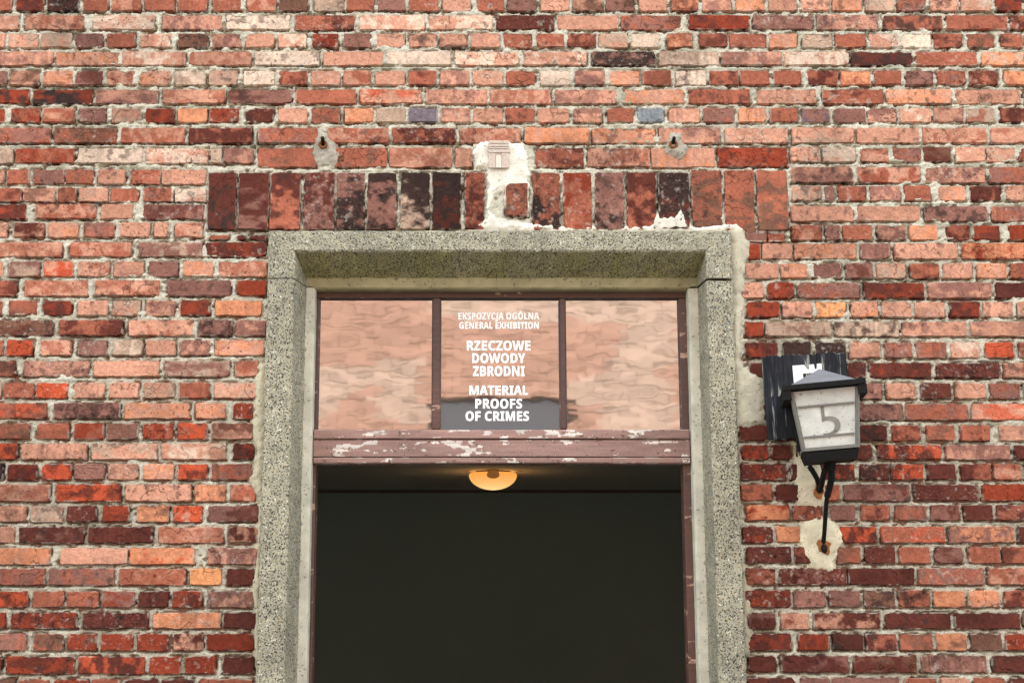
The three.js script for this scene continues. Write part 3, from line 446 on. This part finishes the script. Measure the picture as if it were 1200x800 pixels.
[[-0.163, -0.0865, -0.166, 0.158], [-0.0835, 0.045, -0.163, 0.160], [0.048, 0.163, -0.165, 0.163]].forEach(([a, b, c, d], k) => {
  const sh = new THREE.Shape(), R = rng(70 + k); sh.moveTo(a, c); sh.lineTo(b, c); for (let t = 0; t <= 14; t++) sh.lineTo(b + (a - b) * t / 14, d + (R() - 0.6) * 0.012 * (t % 14 ? 1 : 0)); sh.closePath();
  mesh('plank', metreUV(new THREE.ExtrudeGeometry(sh, { depth: 0.022, bevelEnabled: true, bevelThickness: 0.002, bevelSize: 0.0015, bevelSegments: 1 }), 0.36), charWood, boardSign);
});
{ // the numeral: only its upper part clears the lantern
  const sh = new THREE.Shape([[-0.050, 0.118], [-0.050, 0.0], [0.028, 0.008], [0.060, -0.02], [0.060, -0.08], [0.03, -0.11], [-0.05, -0.11], [-0.05, -0.075], [0.012, -0.075], [0.024, -0.06], [0.024, -0.035], [0.012, -0.024], [-0.05, -0.03],
    [-0.050, 0.118]].slice(0, 2).concat([[-0.012, 0.0], [-0.012, 0.085], [0.004, 0.086], [0.064, 0.086], [0.064, 0.122], [0.046, 0.121], [0.044, 0.103], [0.036, 0.100], [0.034, 0.120], [0.016, 0.119], [0.012, 0.098], [0.004, 0.104], [-0.004, 0.119]]).map((p) => new THREE.Vector2(...p)));
  mesh('painted_numeral', new THREE.ExtrudeGeometry(sh, { depth: 0.0015, bevelEnabled: false }).translate(0, 0, 0.0245), new THREE.MeshStandardMaterial({ name: 'white_paint', color: new THREE.Color(0xe4e2da), roughness: 0.8, bumpMap: charBump, bumpScale: 0.002 }), boardSign);
}

// ---------------------------------------------------------------- lantern on its bracket
const lantern = thing('wall_lantern', 'black iron wall lantern with the number 5 on its cream panes', 'lantern', [1.314, 2.022, 0.215]);
lantern.rotation.set(0, -0.19, 0.07, 'ZYX');
{
  const tw = 0.119, bw = 0.097, y0 = 0.042, y1 = 0.262, bar = 0.011;
  const paneMat = new THREE.MeshPhysicalMaterial({ name: 'frosted_pane', color: new THREE.Color(0xd6d8d6), roughness: 0.4, bumpMap: mortarBump, bumpScale: 0.0004, map: plasterMap });
  const ironGrey = new THREE.MeshStandardMaterial({ name: 'worn_grey_iron', color: new THREE.Color(0x8f8d88), roughness: 0.7, metalness: 0.15, map: plasterMap, bumpMap: mortarBump, bumpScale: 0.002 });
  const roofMat = new THREE.MeshStandardMaterial({ name: 'grey_roof_sheet', color: new THREE.Color(0x82858f), roughness: 0.6, metalness: 0.1, map: plasterMap });
  let front;
  const wAt = (y) => bw + (tw - bw) * (y - y0) / (y1 - y0);
  for (let k = 0; k < 4; k++) {
    const g = new THREE.BufferGeometry(), P = [[-bw + 0.004, y0, bw - 0.004], [bw - 0.004, y0, bw - 0.004], [tw - 0.004, y1, tw - 0.004], [-tw + 0.004, y1, tw - 0.004]];
    g.setAttribute('position', new THREE.Float32BufferAttribute(P.flat(), 3)); g.setAttribute('uv', new THREE.Float32BufferAttribute([0, 0, 0.3, 0, 0.3, 0.3, 0, 0.3], 2)); g.setIndex([0, 1, 2, 0, 2, 3]); g.computeVertexNormals(); g.rotateY(k * Math.PI / 2);
    const made = mesh('pane', g, paneMat, lantern); if (!k) front = made;
    const post = new THREE.CylinderGeometry(bar * 0.75, bar * 0.75, Math.hypot(y1 - y0, (tw - bw) * 1.41), 4); post.rotateY(Math.PI / 4); post.rotateX(-Math.atan2((tw - bw) * 1.41, y1 - y0) * -1); post.rotateY(Math.PI / 4); post.translate((tw + bw) / 2, (y0 + y1) / 2, (tw + bw) / 2); post.rotateY(k * Math.PI / 2);
    mesh('corner_bar', post, k === 1 || k === 0 || k === 3 ? ironGrey : ironMaterial, lantern);
  }
  for (const y of [y0 + 0.004]) mesh('lower_rim', merged([0, 1, 2, 3].map((k) => box(-bw - 0.003, bw + 0.003, y - 0.006, y + 0.007, bw - 0.004, bw + 0.006, 0.002).rotateY(k * Math.PI / 2).scale(k % 2 ? 0.998 : 1, k % 2 ? 0.99 : 1, 1))), ironGrey, lantern);
  for (const y of [0.092, 0.204]) { const w = wAt(y) - 0.012; mesh('cross_bar', box(-w, w, y - 0.0035, y + 0.0035, wAt(y) - 0.002, wAt(y) + 0.004), ironGrey, front); }
  // base tray
  const tray = new THREE.CylinderGeometry((bw + 0.004) * Math.SQRT2, (bw - 0.006) * Math.SQRT2, 0.036, 4, 1).rotateY(Math.PI / 4).toNonIndexed(); tray.computeVertexNormals(); tray.translate(0, 0.018, 0);
  mesh('base_tray', tray, ironMaterial, lantern);
  // roof: low pyramid with a rim
  const rw = 0.149, roof = new THREE.ConeGeometry((rw - 0.03) * Math.SQRT2, 0.066, 4, 1).rotateY(Math.PI / 4).toNonIndexed(); roof.computeVertexNormals(); roof.translate(0, 0.283 + 0.033 + 0.005, 0);
  const roofPart = mesh('roof', roof, roofMat, lantern);
  mesh('roof_rim', box(-rw, rw, 0.266, 0.286, -rw, rw, 0.003), ironMaterial, roofPart);
  mesh('side_skirt', box(-rw - 0.001, -rw + 0.028, 0.232, 0.266, -rw + 0.02, rw - 0.004), ironMaterial, roofPart);
  mesh('side_skirt', box(rw - 0.028, rw + 0.001, 0.232, 0.266, -rw + 0.02, rw - 0.004), ironMaterial, roofPart);
  // the number painted on the front pane
  const sh = new THREE.Shape(); const c = (x, y) => [x, y];
  sh.moveTo(-0.013, 0.108); sh.lineTo(-0.003, 0.108); sh.lineTo(-0.003, 0.068); sh.bezierCurveTo(0.03, 0.074, 0.044, 0.05, 0.040, 0.028); sh.bezierCurveTo(0.037, 0.006, 0.016, -0.004, -0.012, 0.0); sh.lineTo(-0.014, 0.008); sh.bezierCurveTo(0.008, 0.004, 0.022, 0.014, 0.024, 0.030); sh.bezierCurveTo(0.026, 0.050, 0.010, 0.060, -0.013, 0.050); sh.closePath();
  const num = new THREE.ExtrudeGeometry(sh, { depth: 0.001, bevelEnabled: false, curveSegments: 8 }); num.rotateX(Math.atan2(tw - bw, y1 - y0)); num.scale(1.2, 1.0, 1); num.translate(-0.004, 0.094, wAt(0.094) - 0.0025);
  mesh('painted_number', num, new THREE.MeshStandardMaterial({ name: 'grey_number_paint', color: new THREE.Color(0x84837e), roughness: 0.8, map: plasterMap }), front);
  // bracket: strut from the wall, forked hook above it
  lantern.updateMatrixWorld(true); const inv = lantern.matrixWorld.clone().invert(), L = (x, y, z) => new THREE.Vector3(x, y, z).applyMatrix4(inv).toArray();
  mesh('strut', tube([L(1.329, 1.712, -0.02), L(1.328, 1.735, 0.012), L(1.319, 1.90, 0.130), [0.0, -0.045, -0.022], [0, 0.002, -0.005]], 0.0085, 8, 40), ironMaterial, lantern);
  mesh('strut_collar', new THREE.CylinderGeometry(0.022, 0.018, 0.03, 12).translate(0, -0.014, 0), ironMaterial, lantern);
  mesh('strut_sleeve', tube([[0.0, -0.002, 0], [0.001, -0.05, -0.022], L(1.3195, 1.90, 0.130)], 0.0125, 8, 12), ironMaterial, lantern);
  mesh('hook', tube([L(1.322, 1.938, -0.02), L(1.321, 1.945, 0.04), L(1.312, 1.985, 0.12), [-0.012, -0.012, 0]], 0.0115, 8, 24), ironMaterial, lantern);
  mesh('hook', tube([L(1.321, 1.942, 0.02), L(1.303, 1.975, 0.05), L(1.282, 2.008, 0.06), L(1.278, 2.018, 0.05)], 0.0105, 8, 24), ironMaterial, lantern);
  mesh('wall_boss', new THREE.SphereGeometry(0.014, 12, 8).scale(0.9, 1.3, 0.8).translate(...L(1.329, 1.708, 0.014)), ironMaterial, lantern);
  mesh('wall_boss', new THREE.SphereGeometry(0.015, 12, 8).scale(1, 1.2, 0.8).translate(...L(1.322, 1.936, 0.012)), ironMaterial, lantern);
}

for (const [x, y, r] of [[1.330, 1.716, 0.024], [1.323, 1.930, 0.021]]) {
  const sh = new THREE.Shape(), R = rng(Math.round(x * 9e4)); for (let k = 0; k < 18; k++) { const a = k / 18 * 6.283, q = r * (0.65 + 0.6 * R()); sh[k ? 'lineTo' : 'moveTo'](x + q * Math.cos(a), y + q * 1.2 * Math.sin(a)); } sh.closePath();
  mesh('rust_crust', new THREE.ExtrudeGeometry(sh, { depth: 0.006, bevelEnabled: true, bevelSize: 0.002, bevelThickness: 0.003, bevelSegments: 1 }).translate(0, 0, 0.004), rustMaterial, building);
}

// ---------------------------------------------------------------- small things on the wall
for (const [x, y, label] of [[-0.632, 3.330, 'rusty iron peg in a ragged cement patch above the upright bricks farthest from lantern'], [0.790, 3.330, 'rusty iron peg in rounded grey cement between the small plaque and the lantern']]) {
  const t = thing('iron_peg', label, 'peg', [x, y, 0]);
  mesh('stub', new THREE.CylinderGeometry(0.007, 0.009, 0.045, 8).rotateX(Math.PI / 2 - 0.5).translate(0, 0.008, 0.018), ironMaterial, t);
  mesh('rusty_socket', new THREE.TorusGeometry(0.013, 0.006, 6, 14).translate(0, -0.003, 0.013), rustMaterial, t);
}
{
  const t = thing('wall_plaque', 'small pale pink ribbed plaque set in the plaster above the lintel', 'plaque', [0.081, 3.2835, 0.013]);
  const m = plaster('pink_tile', 0xfbe6da), w = 0.041, h = 0.058;
  mesh('plate', box(-w, w, -h, h, 0, 0.006, 0.002), m, t);
  for (const [a, b, c, d] of [[-w, w, 0.045, h], [-w, w, 0.031, 0.043], [-w, w, 0.022, 0.029], [-w, w, 0.006, 0.020], [-w, -0.014, -h, 0.004], [0.013, w, -h, 0.004]]) mesh('strip', box(a, b, c, d, 0.0062, 0.0105, 0.0015), m, t);
  mesh('niche', box(-0.012, 0.011, -h + 0.002, -0.006, 0.0062, 0.008, 0.0005), whitePlaster, t);
}

// ---------------------------------------------------------------- the sunlit brick building across the street, mirrored in the panes
{
  const Z = 14, o = thing('brick_building', 'sunlit brick building across the street, mirrored in the transom panes', 'building', [0, 0, Z]);
  const wallMat = new THREE.MeshStandardMaterial({ name: 'joint_shade_mortar', color: new THREE.Color(0x5a4a3a), roughness: 0.95 });  // shadow in the joints is put into this dark mortar colour
  const W0 = -0.60, W1 = 1.25, top = 4.18;
  mesh('wall_core', merged([box(-9, W0, 0, 7.5, 0.02, 0.4), box(W1, 9, 0, 7.5, 0.02, 0.4), box(W0, W1, top, 7.5, 0.02, 0.4), box(-9, 9, 0, 7.5, 5, 5.3)]), wallMat, o);
  mesh('gate', box(W0, W1, 0, top, 0.06, 0.12), new THREE.MeshStandardMaterial({ color: new THREE.Color(0x5a5452), roughness: 0.6 }), o);
  mesh('roof', box(-9.3, 9.3, 7.502, 7.8, -0.25, 5.5), core, o);
  const R = rng(4242), list = [], c = new THREE.Color();
  for (let row = 0; row < 92; row++) for (let x = -8.9 + (row % 2) * 0.13; x < 8.7; x += 0.262) {
    const y = 0.02 + row * 0.0808; if (x + 0.25 > W0 && x < W1 && y < top) continue; if (Math.abs(x) > 5 && R() < 0.0) continue;
    const g = new THREE.PlaneGeometry(1, 1); g.dispose(); const b = box(x + (R() < 0.4 ? 0.008 : 0), x + 0.2618, y + (R() < 0.45 ? 0.006 + R() * 0.012 : 0), y + 0.0808 - (R() < 0.3 ? R() * 0.01 : 0), -0.002 - R() * 0.018, 0.03);
    const t = TONES[fbm(x * 0.9, y * 1.6 + 3, 2) > 0.5 ? 's' : 'p'].map((q, k) => 0.4 * q + 0.6 * (0.35 * TONES.s[k] + 0.65 * TONES.t[k])), v = 0.86 + 0.3 * R(), col = new Float32Array(b.attributes.position.count * 3); for (let k = 0; k < col.length; k += 3) { col[k] = t[0] * v; col[k + 1] = t[1] * v; col[k + 2] = t[2] * v; }
    b.setAttribute('color', new THREE.BufferAttribute(col, 3)); b.deleteAttribute('uv'); list.push(b);
  }
  const bm = mesh('brick', mergeGeometries(list), new THREE.MeshStandardMaterial({ name: 'sunlit_brick', vertexColors: true, roughness: 0.92 }), o); bm.userData.kind = 'stuff';
}
renderer.render(scene, camera);
